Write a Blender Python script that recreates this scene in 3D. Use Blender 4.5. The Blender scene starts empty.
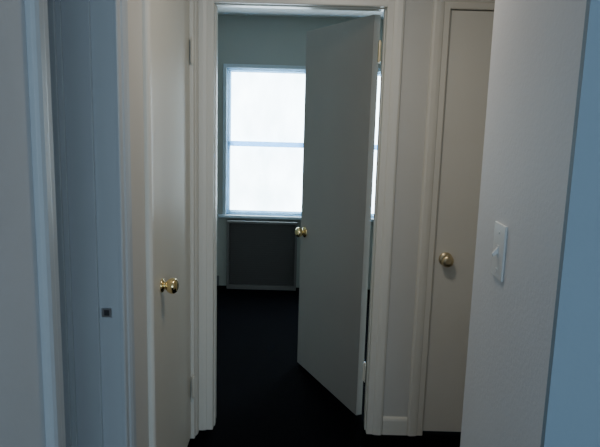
import bpy, bmesh, math
from mathutils import Vector, Matrix
C = bpy.context.scene.collection

# ---------------- materials ----------------
def paint(name, col, rough=0.5, bump=0.05, scale=60, var=0.05, transl=0.0):
    m = bpy.data.materials.new(name); m.use_nodes = True
    nt = m.node_tree; b = nt.nodes['Principled BSDF']
    b.inputs['Roughness'].default_value = rough
    tc = nt.nodes.new('ShaderNodeTexCoord')
    n = nt.nodes.new('ShaderNodeTexNoise'); n.inputs['Scale'].default_value = 3; n.inputs['Detail'].default_value = 6
    r = nt.nodes.new('ShaderNodeMixRGB')
    r.inputs[1].default_value = (*[c*(1-var) for c in col], 1)
    r.inputs[2].default_value = (*[min(1, c*(1+var)) for c in col], 1)
    nt.links.new(tc.outputs['Object'], n.inputs['Vector'])
    nt.links.new(n.outputs['Fac'], r.inputs[0])
    nt.links.new(r.outputs[0], b.inputs['Base Color'])
    n2 = nt.nodes.new('ShaderNodeTexNoise'); n2.inputs['Scale'].default_value = scale; n2.inputs['Detail'].default_value = 4
    nt.links.new(tc.outputs['Object'], n2.inputs['Vector'])
    bp = nt.nodes.new('ShaderNodeBump'); bp.inputs['Strength'].default_value = bump; bp.inputs['Distance'].default_value = 0.01
    nt.links.new(n2.outputs['Fac'], bp.inputs['Height'])
    nt.links.new(bp.outputs['Normal'], b.inputs['Normal'])
    if transl:
        t = nt.nodes.new('ShaderNodeBsdfTranslucent'); t.inputs[0].default_value = (0.60, 0.82, 1, 1)
        mx = nt.nodes.new('ShaderNodeMixShader'); mx.inputs[0].default_value = transl
        nt.links.new(b.outputs[0], mx.inputs[1]); nt.links.new(t.outputs[0], mx.inputs[2])
        nt.links.new(mx.outputs[0], nt.nodes['Material Output'].inputs['Surface'])
    return m

M_wall = paint('wall_paint', (0.62, 0.61, 0.57), 0.7, 0.04, 90)
M_cool = paint('pale_paint', (0.82, 0.82, 0.83), 0.6, 0.07, 110)
M_nleft = paint('daylight_tint_wall', (0.58, 0.61, 0.64), 0.6, 0.05, 110)  # cool daylight on the near wall, put into its base colour
M_blue = paint('daylight_blue_paint', (0.28, 0.37, 0.44), 0.65, 0.03, 90)  # blue cast of the window light mixed into the paint
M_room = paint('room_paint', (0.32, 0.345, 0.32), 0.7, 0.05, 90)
M_ceil = paint('ceiling_paint', (0.68, 0.68, 0.67), 0.8, 0.05, 90)
M_trim = paint('trim_paint', (0.75, 0.73, 0.66), 0.38, 0.02, 40)
M_ctrim = paint('daylight_tint_trim', (0.50, 0.54, 0.57), 0.4, 0.02, 40)  # trim colour shifted to blue for the daylight on the near frame
M_door = paint('door_paint', (0.74, 0.72, 0.64), 0.42, 0.02, 40)
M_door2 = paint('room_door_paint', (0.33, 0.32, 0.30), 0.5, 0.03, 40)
M_door3 = paint('closet_door_paint', (0.77, 0.76, 0.70), 0.42, 0.02, 40)
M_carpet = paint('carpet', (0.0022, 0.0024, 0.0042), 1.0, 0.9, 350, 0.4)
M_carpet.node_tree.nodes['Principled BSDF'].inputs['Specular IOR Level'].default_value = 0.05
M_plate = paint('switch_plastic', (0.93, 0.93, 0.91), 0.3, 0.0, 10, 0.01)
M_win = paint('window_vinyl', (0.58, 0.72, 0.82), 0.4, 0.0, 10, 0.02, 0.82)
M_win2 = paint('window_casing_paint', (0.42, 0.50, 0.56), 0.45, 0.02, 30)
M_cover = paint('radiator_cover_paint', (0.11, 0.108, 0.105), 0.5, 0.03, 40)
M_grey = paint('radiator_grille_paint', (0.045, 0.043, 0.042), 0.6, 0.03, 40)
M_hinge = paint('hinge_paint', (0.76, 0.73, 0.64), 0.35, 0.0, 40)
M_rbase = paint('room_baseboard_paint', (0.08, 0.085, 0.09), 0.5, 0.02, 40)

def metal(name, col, rough):
    m = bpy.data.materials.new(name); m.use_nodes = True
    nt = m.node_tree; b = nt.nodes['Principled BSDF']
    b.inputs['Base Color'].default_value = (*col, 1); b.inputs['Metallic'].default_value = 1
    n = nt.nodes.new('ShaderNodeTexNoise'); n.inputs['Scale'].default_value = 30
    mr = nt.nodes.new('ShaderNodeMapRange'); mr.inputs[3].default_value = rough*0.8; mr.inputs[4].default_value = rough*1.2
    nt.links.new(n.outputs['Fac'], mr.inputs[0]); nt.links.new(mr.outputs[0], b.inputs['Roughness'])
    return m
M_brass = metal('brass', (0.90, 0.72, 0.38), 0.16)
M_dull = metal('dull_brass', (0.74, 0.62, 0.40), 0.32)
M_steel = metal('steel', (0.16, 0.17, 0.20), 0.3)
M_steel2 = metal('bright_steel', (0.6, 0.63, 0.68), 0.3)

def glow(name, col, s, lo=0.85):
    m = bpy.data.materials.new(name); m.use_nodes = True
    nt = m.node_tree; b = nt.nodes['Principled BSDF']
    b.inputs['Base Color'].default_value = (0.8, 0.8, 0.8, 1)
    b.inputs['Emission Strength'].default_value = s
    tc = nt.nodes.new('ShaderNodeTexCoord')
    mp = nt.nodes.new('ShaderNodeMapping'); mp.inputs['Scale'].default_value = (1.5, 1, 0.8)
    w = nt.nodes.new('ShaderNodeTexNoise'); w.inputs['Scale'].default_value = 4; w.inputs['Detail'].default_value = 5
    nt.links.new(tc.outputs['Object'], mp.inputs[0]); nt.links.new(mp.outputs[0], w.inputs['Vector'])
    r = nt.nodes.new('ShaderNodeValToRGB')
    r.color_ramp.elements[0].position = 0.3; r.color_ramp.elements[1].position = 0.7
    r.color_ramp.elements[0].color = (col[0]*lo*0.9, col[1]*lo*0.98, col[2]*lo, 1); r.color_ramp.elements[1].color = (*col, 1)
    nt.links.new(w.outputs['Fac'], r.inputs[0]); nt.links.new(r.outputs[0], b.inputs['Emission Color'])
    return m
M_shade = glow('daylit_sheer', (0.76, 0.92, 1.0), 13, 0.7)
M_shade_rear = glow('daylit_sheer_rear', (0.45, 0.72, 1.0), 1.5)
M_added_lamp = glow('added_lamp_glass', (1.0, 0.75, 0.5), 2)  # glow of the added hall lamp

# ---------------- mesh helpers ----------------
def finish(bm, name, mat, bevel=0.0, smooth=False, parent=None, loc=(0,0,0), rot=0):
    bmesh.ops.recalc_face_normals(bm, faces=bm.faces)
    me = bpy.data.meshes.new(name); bm.to_mesh(me); bm.free()
    me.materials.append(mat)
    o = bpy.data.objects.new(name, me); C.objects.link(o)
    o.location = loc; o.rotation_euler = (0, 0, rot)
    if smooth:
        for p in me.polygons: p.use_smooth = True
    if bevel:
        md = o.modifiers.new('bevel', 'BEVEL'); md.width = bevel; md.segments = 2; md.limit_method = 'ANGLE'
    if parent: o.parent = parent
    return o
def box(bm, x0, x1, y0, y1, z0, z1, f=None):
    ps = [(x, y, z) for z in (z0, z1) for (x, y) in ((x0, y0), (x1, y0), (x1, y1), (x0, y1))]
    v = [bm.verts.new(f(*p) if f else p) for p in ps]
    for q in ((3,2,1,0),(4,5,6,7),(0,1,5,4),(1,2,6,5),(2,3,7,6),(3,0,4,7)):
        bm.faces.new([v[i] for i in q])
def structure(o, label, cat):
    o['kind'] = 'structure'; o['label'] = label; o['category'] = cat; return o
def thing(o, label, cat):
    o['label'] = label; o['category'] = cat; return o
def lathe(bm, prof, seg=32, mat=Matrix()):
    rings = []
    for r, h in prof:
        if r < 1e-6: rings.append([bm.verts.new(mat @ Vector((0, 0, h)))])
        else: rings.append([bm.verts.new(mat @ Vector((r*math.cos(2*math.pi*i/seg), r*math.sin(2*math.pi*i/seg), h))) for i in range(seg)])
    for a, b in zip(rings, rings[1:]):
        for i in range(seg):
            j = (i+1) % seg
            if len(a) == 1 and len(b) == 1: continue
            if len(a) == 1: bm.faces.new([a[0], b[i], b[j]])
            elif len(b) == 1: bm.faces.new([a[i], a[j], b[0]])
            else: bm.faces.new([a[i], a[j], b[j], b[i]])

H = 2.03; CEIL = 2.355
XL = -0.49; YF = 2.86; T = 0.12; TL = 0.26
def FAR(a, d, z): return (a, YF+d, z)
def LEFT(a, d, z): return (XL-d, a, z)
def WIN(a, d, z): return (a, 5.44+d, z)

def wall_with(name, f, a0, a1, t, ops, mat, label, z1=CEIL):
    bm = bmesh.new(); cur = a0
    for (p, q, zb, zt) in ops:
        if p > cur: box(bm, cur, p, 0, t, 0, z1, f)
        box(bm, p, q, 0, t, zt, z1, f)
        if zb > 0: box(bm, p, q, 0, t, 0, zb, f)
        cur = q
    if a1 > cur: box(bm, cur, a1, 0, t, 0, z1, f)
    return structure(finish(bm, name, mat), label, 'wall')

J = 0.018
def rough(a0, a1, z0=0, z1=H): return (a0-J, a1+J, z0 - (J if z0 else 0), z1+J)
NA0 = 1.205   # near side doorway

# shell
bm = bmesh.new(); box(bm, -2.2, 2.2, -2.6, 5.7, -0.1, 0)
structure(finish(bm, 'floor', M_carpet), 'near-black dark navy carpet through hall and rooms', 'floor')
bm = bmesh.new(); box(bm, -2.2, 2.2, -2.6, 5.7, CEIL, CEIL+0.1)
structure(finish(bm, 'ceiling', M_ceil), 'plain painted off-white ceiling', 'ceiling')
wall_with('wall_left', LEFT, 1.66, YF, TL, [rough(2.01, 2.76)], M_wall, 'painted hallway wall around the side door')
wall_with('wall_near_left', LEFT, -2.5, 1.66, TL, [rough(NA0, 1.64)], M_nleft, 'hallway wall tinted with cool daylight beside the open doorway')
wall_with('wall_far', FAR, -1.5, 1.6, T, [rough(-0.405, 0.358), rough(0.637, 1.35)], M_wall, 'painted end wall with bedroom doorway and closet door')
WZ0, WZ1 = 0.655, 1.925
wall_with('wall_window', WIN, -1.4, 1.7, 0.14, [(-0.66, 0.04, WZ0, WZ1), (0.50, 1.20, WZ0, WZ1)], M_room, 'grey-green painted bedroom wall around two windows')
def simple(name, b, mat, label):
    bm = bmesh.new(); box(bm, *b); return structure(finish(bm, name, mat), label, 'wall')
simple('wall_room_left', (-1.5, -1.4, YF+T, 5.58, 0, CEIL), M_room, 'grey-green painted bedroom side wall')
simple('wall_room_right', (1.7, 1.8, YF+T, 5.58, 0, CEIL), M_room, 'grey-green painted bedroom side wall')
simple('wall_right', (0.45, 1.6, 1.045, 1.55, 0, CEIL), M_cool, 'pale off-white painted wall carrying the light switch')
simple('wall_near_blue', (0.45, 2.0, 1.03, 1.045, 0, CEIL), M_blue, 'near room end wall, blue daylight mixed into its paint')
simple('wall_alcove', (1.6, 1.7, 1.045, YF+T, 0, CEIL), M_wall, 'painted side wall of the closet alcove')
simple('wall_near_right', (2.0, 2.1, -2.5, 1.045, 0, CEIL), M_wall, 'painted side wall of the near room')
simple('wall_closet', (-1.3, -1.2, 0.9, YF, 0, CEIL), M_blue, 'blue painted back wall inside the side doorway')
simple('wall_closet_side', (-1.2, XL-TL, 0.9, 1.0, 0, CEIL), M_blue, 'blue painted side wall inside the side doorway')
def REAR(a, d, z): return (a, -2.5-d, z)
wall_with('wall_rear', REAR, -0.75, 2.1, 0.1, [(-0.3, 1.7, 0.8, 2.05)], M_wall, 'painted wall with wide window behind the hallway')

# ---------------- door trim ----------------
PROF = [(0, 0), (0, .008), (.005, .011), (.028, .011), (.032, .015), (.046, .019), (.066, .020), (.074, .016), (.078, .010), (.078, 0)]
def door_trim(name, f, a0, a1, t, label, stop=(), mat=None):
    bm = bmesh.new()
    box(bm, a0-J, a0, 0, t, 0, H+J, f); box(bm, a1, a1+J, 0, t, 0, H+J, f); box(bm, a0, a1, 0, t, H, H+J, f)
    for s0, s1, sp in stop:
        box(bm, a0, a0+sp, s0, s1, 0, H-sp, f); box(bm, a1-sp, a1, s0, s1, 0, H-sp, f); box(bm, a0, a1, s0, s1, H-sp, H, f)
    st = []
    for key in range(4):
        ring = []
        for u, v in PROF:
            p = [(a0-u, -v, 0.0), (a0-u, -v, H+u), (a1+u, -v, H+u), (a1+u, -v, 0.0)][key]
            ring.append(bm.verts.new(f(*p)))
        st.append(ring)
    n = len(PROF)
    for A, B in zip(st, st[1:]):
        for i in range(n):
            j = (i+1) % n
            bm.faces.new([A[i], A[j], B[j], B[i]])
    bm.faces.new(st[0]); bm.faces.new(st[-1][::-1])
    return structure(finish(bm, name, mat or M_trim, 0.0008), label, 'door frame')

t1 = door_trim('trim_1', FAR, -0.405, 0.358, T, 'cream painted moulded casing around the open doorway', stop=[(0.03, 0.065, 0.005)])
t2 = door_trim('trim_2', FAR, 0.637, 1.35, T, 'cream painted moulded casing around the closet door', stop=[(0.05, 0.085, 0.011)])
t3 = door_trim('trim_3', LEFT, 2.01, 2.76, TL, 'cream painted moulded casing around the side door', stop=[(0.045, 0.08, 0.011)])
t4 = door_trim('trim_4', LEFT, NA0, 1.64, TL, 'painted frame of the open side doorway, tinted with cool daylight', stop=[(0.056, 0.125, 0.014), (0.125, 0.137, 0.024), (0.137, 0.25, 0.034)], mat=M_ctrim)

bm = bmesh.new()
zc = 1.003; xo = XL-0.030
box(bm, xo-0.020, xo+0.008, 1.6378, 1.6395, zc-.013, zc+.013)
o = finish(bm, 'strike_plate', M_steel2, 0.0005, parent=t4); o['label'] = 'small flush metal strike plate'
bm = bmesh.new()
box(bm, xo-0.013, xo+0.001, 1.6368, 1.6378, zc-.008, zc+.008)
o = finish(bm, 'latch_hole', M_steel, 0.0003, parent=t4)

# ---------------- doors ----------------
def knob_prof(k=1.0, r=1.0):
    return [(0, 0), (.032*r, 0), (.033*r, .003), (.030*r, .007), (.020*r, .010), (.014*k, .012), (.014*k, .017), (.018*k, .020),
            (.024*k, .025), (.028*k, .033), (.0295*k, .041), (.028*k, .049), (.022*k, .056), (.012*k, .060), (.009*k, .0595), (0, .0595)]
def add_knob(parent, loc, direction, mat=M_brass, r=1.0):
    d = Vector(direction)
    M = d.to_track_quat('Z', 'Y').to_matrix().to_4x4()
    bm = bmesh.new(); lathe(bm, knob_prof(1.0, r), 36, M)
    o = finish(bm, 'door_knob', mat, smooth=True, parent=parent, loc=loc); o['label'] = 'round polished brass knob'
def add_hinge(parent, loc, leaf_dir, mat=M_hinge, s=1.0, lab='pale painted butt hinge'):
    bm = bmesh.new(); k = s
    lathe(bm, [(0, -.050*k), (.005*k, -.050*k), (.005*k, -.045*k), (.008*k, -.044*k), (.008*k, -.0145), (.007*k, -.0142), (.008*k, -.0138), (.008*k, .0138), (.007*k, .0142), (.008*k, .0145), (.008*k, .044*k), (.005*k, .045*k), (.005*k, .052*k), (0, .052*k)], 16)
    d = Vector(leaf_dir).normalized(); n = Vector((-d.y, d.x, 0))
    f = lambda a, b, z: tuple(d*a + n*b + Vector((0, 0, z)))
    box(bm, 0, .032, -.0012, .0012, -.044*k, .044*k, f)
    o = finish(bm, 'hinge', mat, parent=parent, loc=loc); o['label'] = lab

def door(name, w, loc, rot, mat, label, h=2.012):
    bm = bmesh.new(); box(bm, 0, w, -0.035, 0, 0.014, h)
    return structure(finish(bm, name, mat, 0.002, loc=loc, rot=rot), label, 'door')

d1 = door('door_1', 0.744, (XL-0.006, 2.757, 0), math.radians(-90), M_door, 'closed cream flush door with brass knob', 2.024)
add_knob(d1, (0.744-0.160, 0, 0.93), (0, 1, 0), r=0.8)
for z in (1.81, 0.27): add_hinge(d1, (-0.002, 0.011, z), (1, 0, 0), s=1.15)
ang = 114.5
px, py = 0.3195, 3.012
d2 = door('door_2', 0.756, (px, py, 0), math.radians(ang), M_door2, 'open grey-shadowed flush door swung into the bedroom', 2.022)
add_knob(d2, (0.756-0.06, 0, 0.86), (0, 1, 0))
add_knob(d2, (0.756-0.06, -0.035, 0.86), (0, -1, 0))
R = Matrix.Rotation(-math.radians(ang), 3, 'Z')
lp = R @ Vector((0.348-px, 2.984-py, 0)); ld = R @ Vector((0.05, -1, 0))
for z in (1.85, 0.27):
    add_hinge(d2, (lp.x, lp.y, z), ld, M_dull if z > 1 else M_hinge, lab='dull brass butt hinge' if z > 1 else 'pale painted butt hinge')
d3 = door('door_3', 0.707, (1.347, YF+0.010, 0), math.radians(180), M_door3, 'closed pale cream flush closet door with brass knob', 2.026)
add_knob(d3, (0.707-0.055, 0, 0.897), (0, 1, 0), M_dull)

# ---------------- baseboards ----------------
BP = [(0, 0), (0.013, 0), (0.013, 0.075), (0.010, 0.085), (0.005, 0.092), (0, 0.092)]
def baseboard(name, f, a0, a1, mat=None):
    bm = bmesh.new()
    A = [bm.verts.new(f(a0, -v, z)) for v, z in BP]; B = [bm.verts.new(f(a1, -v, z)) for v, z in BP]
    for i in range(len(BP)):
        j = (i+1) % len(BP); bm.faces.new([A[i], A[j], B[j], B[i]])
    bm.faces.new(A); bm.faces.new(B[::-1])
    structure(finish(bm, name, mat or M_trim), 'cream painted baseboard against the dark carpet', 'baseboard')
baseboard('baseboard_far', FAR, 0.437, 0.558)
baseboard('baseboard_left', LEFT, 1.719, 1.931)
baseboard('baseboard_near_left', LEFT, -2.4, NA0-.079)
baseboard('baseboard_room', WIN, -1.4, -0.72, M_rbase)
baseboard('baseboard_right', lambda a, d, z: (0.45+d, a, z), 1.045, 1.55)

# ---------------- windows ----------------
def window(name, x0, x1, trimname):
    bm = bmesh.new(); y = 5.44
    fw = 0.014
    box(bm, x0, x0+fw, y+.01, y+.12, WZ0, WZ1); box(bm, x1-fw, x1, y+.01, y+.12, WZ0, WZ1)
    box(bm, x0+fw, x1-fw, y+.01, y+.12, WZ1-fw, WZ1); box(bm, x0+fw, x1-fw, y+.01, y+.12, WZ0, WZ0+fw)
    w = structure(finish(bm, name, M_win, 0.001), 'double-hung window glowing with daylight behind sheer fabric', 'window')
    mid = 1.28
    for (z0, z1, yy, lo, hi) in ((WZ0+fw, mid+.022, y+.045, .018, .044), (mid-.022, WZ1-fw, y+.078, .044, .016)):
        bm = bmesh.new(); s = 0.012
        a, b = x0+fw+.001, x1-fw-.001
        box(bm, a, a+s, yy, yy+.028, z0, z1); box(bm, b-s, b, yy, yy+.028, z0, z1)
        box(bm, a+s, b-s, yy, yy+.028, z1-hi, z1); box(bm, a+s, b-s, yy, yy+.028, z0, z0+lo)
        finish(bm, 'sash', M_win, 0.001, parent=w)
    bm = bmesh.new(); N = 60; cols = []
    for i in range(N+1):
        xx = x0+fw+(x1-x0-2*fw)*i/N
        yy = y+.113+.003*math.sin(i*0.7)
        cols.append((bm.verts.new((xx, yy, WZ0+fw)), bm.verts.new((xx, yy, WZ1-fw))))
    for A, B in zip(cols, cols[1:]): bm.faces.new([A[0], B[0], B[1], A[1]])
    finish(bm, 'sheer_shade', M_shade, smooth=True, parent=w)
    bm = bmesh.new(); c = 0.03
    box(bm, x0-c, x0, y-.016, y, WZ0, WZ1+c); box(bm, x1, x1+c, y-.016, y, WZ0, WZ1+c)
    box(bm, x0, x1, y-.016, y, WZ1, WZ1+c)
    box(bm, x0-c-.03, x1+c+.02, y-.05, y, WZ0-.022, WZ0)
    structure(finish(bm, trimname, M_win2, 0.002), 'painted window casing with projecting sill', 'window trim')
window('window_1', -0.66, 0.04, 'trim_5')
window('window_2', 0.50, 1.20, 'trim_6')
bm = bmesh.new()
x0, x1, z0, z1, y = -0.3, 1.7, 0.8, 2.05, -2.5
for b in ((x0, x0+.04, z0, z1), (x1-.04, x1, z0, z1), (x0+.04, x1-.04, z0, z0+.04), (x0+.04, x1-.04, z1-.04, z1), (.68, .72, z0+.04, z1-.04)):
    box(bm, b[0], b[1], y-.07, y-.01, b[2], b[3])
w3 = structure(finish(bm, 'window_3', M_trim, 0.001), 'wide window lighting the near room', 'window')
bm = bmesh.new(); vs = [bm.verts.new(p) for p in ((x0, y-.08, z0), (x1, y-.08, z0), (x1, y-.08, z1), (x0, y-.08, z1))]; bm.faces.new(vs)
finish(bm, 'sheer_shade', M_shade_rear, parent=w3)

# ---------------- radiator cover ----------------
rc = bpy.data.objects.new('radiator_cover', None); C.objects.link(rc); rc.location = (-0.33, 5.385, 0)
thing(rc, 'dark grey-brown radiator cover below the window sill', 'radiator cover')
bm = bmesh.new(); hw = .31; tp = .615
box(bm, -hw, -hw+.02, -.05, .04, 0, tp); box(bm, hw-.02, hw, -.05, .04, 0, tp)
box(bm, -hw+.02, hw-.02, -.05, .04, tp-.02, tp); box(bm, -hw+.02, hw-.02, -.05, .04, 0, .035)
finish(bm, 'frame', M_cover, 0.002, parent=rc)
bm = bmesh.new()
box(bm, -hw+.02, hw-.02, -.022, -.012, .035, tp-.02)
for i in range(27):
    z = .045+i*.02; box(bm, -hw+.021, hw-.021, -.025, -.022, z, z+.012)
finish(bm, 'grille', M_grey, parent=rc)

# ---------------- light switch ----------------
ls = bpy.data.objects.new('light_switch', None); C.objects.link(ls); ls.location = (0.45, 1.36, 1.268)
thing(ls, 'off-white toggle light switch on the pale wall', 'light switch')
bm = bmesh.new(); box(bm, -.005, 0, -.038, .038, -.062, .062)
finish(bm, 'switch_plate', M_plate, 0.002, parent=ls)
bm = bmesh.new()
box(bm, -.0065, -.005, -.006, .006, -.013, .013)
v = [bm.verts.new((p[0], p[1], -p[2])) for p in ((-.006, -.004, -.009), (-.006, .004, -.009), (-.006, .004, .006), (-.006, -.004, .006), (-.018, -.003, .006), (-.018, .003, .006), (-.016, .003, .013), (-.016, -.003, .013))]
for q in ((3,2,1,0),(4,5,6,7),(0,1,5,4),(1,2,6,5),(2,3,7,6),(3,0,4,7)):
    try: bm.faces.new([v[i] for i in q])
    except ValueError: pass
finish(bm, 'toggle', M_plate, 0.0008, parent=ls)
for z in (-.042, .042):
    bm = bmesh.new(); lathe(bm, [(0, 0), (.0035, 0), (.003, .0012), (0, .0015)], 16, Matrix.Rotation(math.radians(-90), 4, 'Y'))
    finish(bm, 'screw', M_plate, parent=ls, loc=(-.005, 0, z))

# ---------------- added ceiling lamp, out of view ----------------
cl = bpy.data.objects.new('added_ceiling_lamp', None); C.objects.link(cl); cl.location = (0.1, 1.75, CEIL)  # unseen fixture added to warm and brighten the hall
thing(cl, 'unseen added round flush ceiling lamp with warm glass', 'added lamp')
bm = bmesh.new(); lathe(bm, [(0, 0), (.13, 0), (.13, -.02), (.12, -.025), (0, -.025)], 32); finish(bm, 'base', M_brass, smooth=True, parent=cl)
bm = bmesh.new(); lathe(bm, [(.115, -.025), (.11, -.05), (.085, -.075), (.04, -.09), (0, -.093)], 32); finish(bm, 'added_lamp_shade', M_added_lamp, smooth=True, parent=cl)

def area(loc, rot, sx, sy, e, col):
    l = bpy.data.lights.new('area', 'AREA'); l.shape = 'RECTANGLE'; l.size = sx; l.size_y = sy; l.energy = e; l.color = col
    o = bpy.data.objects.new('area', l); C.objects.link(o); o.location = loc; o.rotation_euler = rot
area((0.7, -2.4, 1.4), (math.radians(90), 0, 0), 1.9, 1.2, 31, (0.64, 0.82, 1.0))
area((0.15, 1.9, 2.23), (math.radians(12), 0, 0), 0.25, 0.25, 5.2, (1.0, 0.90, 0.77))  # light for the added hall lamp

W = bpy.data.worlds.new('World'); bpy.context.scene.world = W; W.use_nodes = True
W.node_tree.nodes['Background'].inputs[0].default_value = (0.5, 0.7, 1, 1)
W.node_tree.nodes['Background'].inputs[1].default_value = 0.3

cam = bpy.data.cameras.new('Camera'); co = bpy.data.objects.new('Camera', cam); C.objects.link(co)
cam.sensor_width = 36; cam.lens = 37.2; cam.clip_start = 0.02
co.matrix_world = Matrix.Translation((0, 0, 1.56)) @ Matrix.Rotation(math.radians(79.9), 4, 'X') @ Matrix.Rotation(math.radians(1.6), 4, 'Z')
bpy.context.scene.camera = co
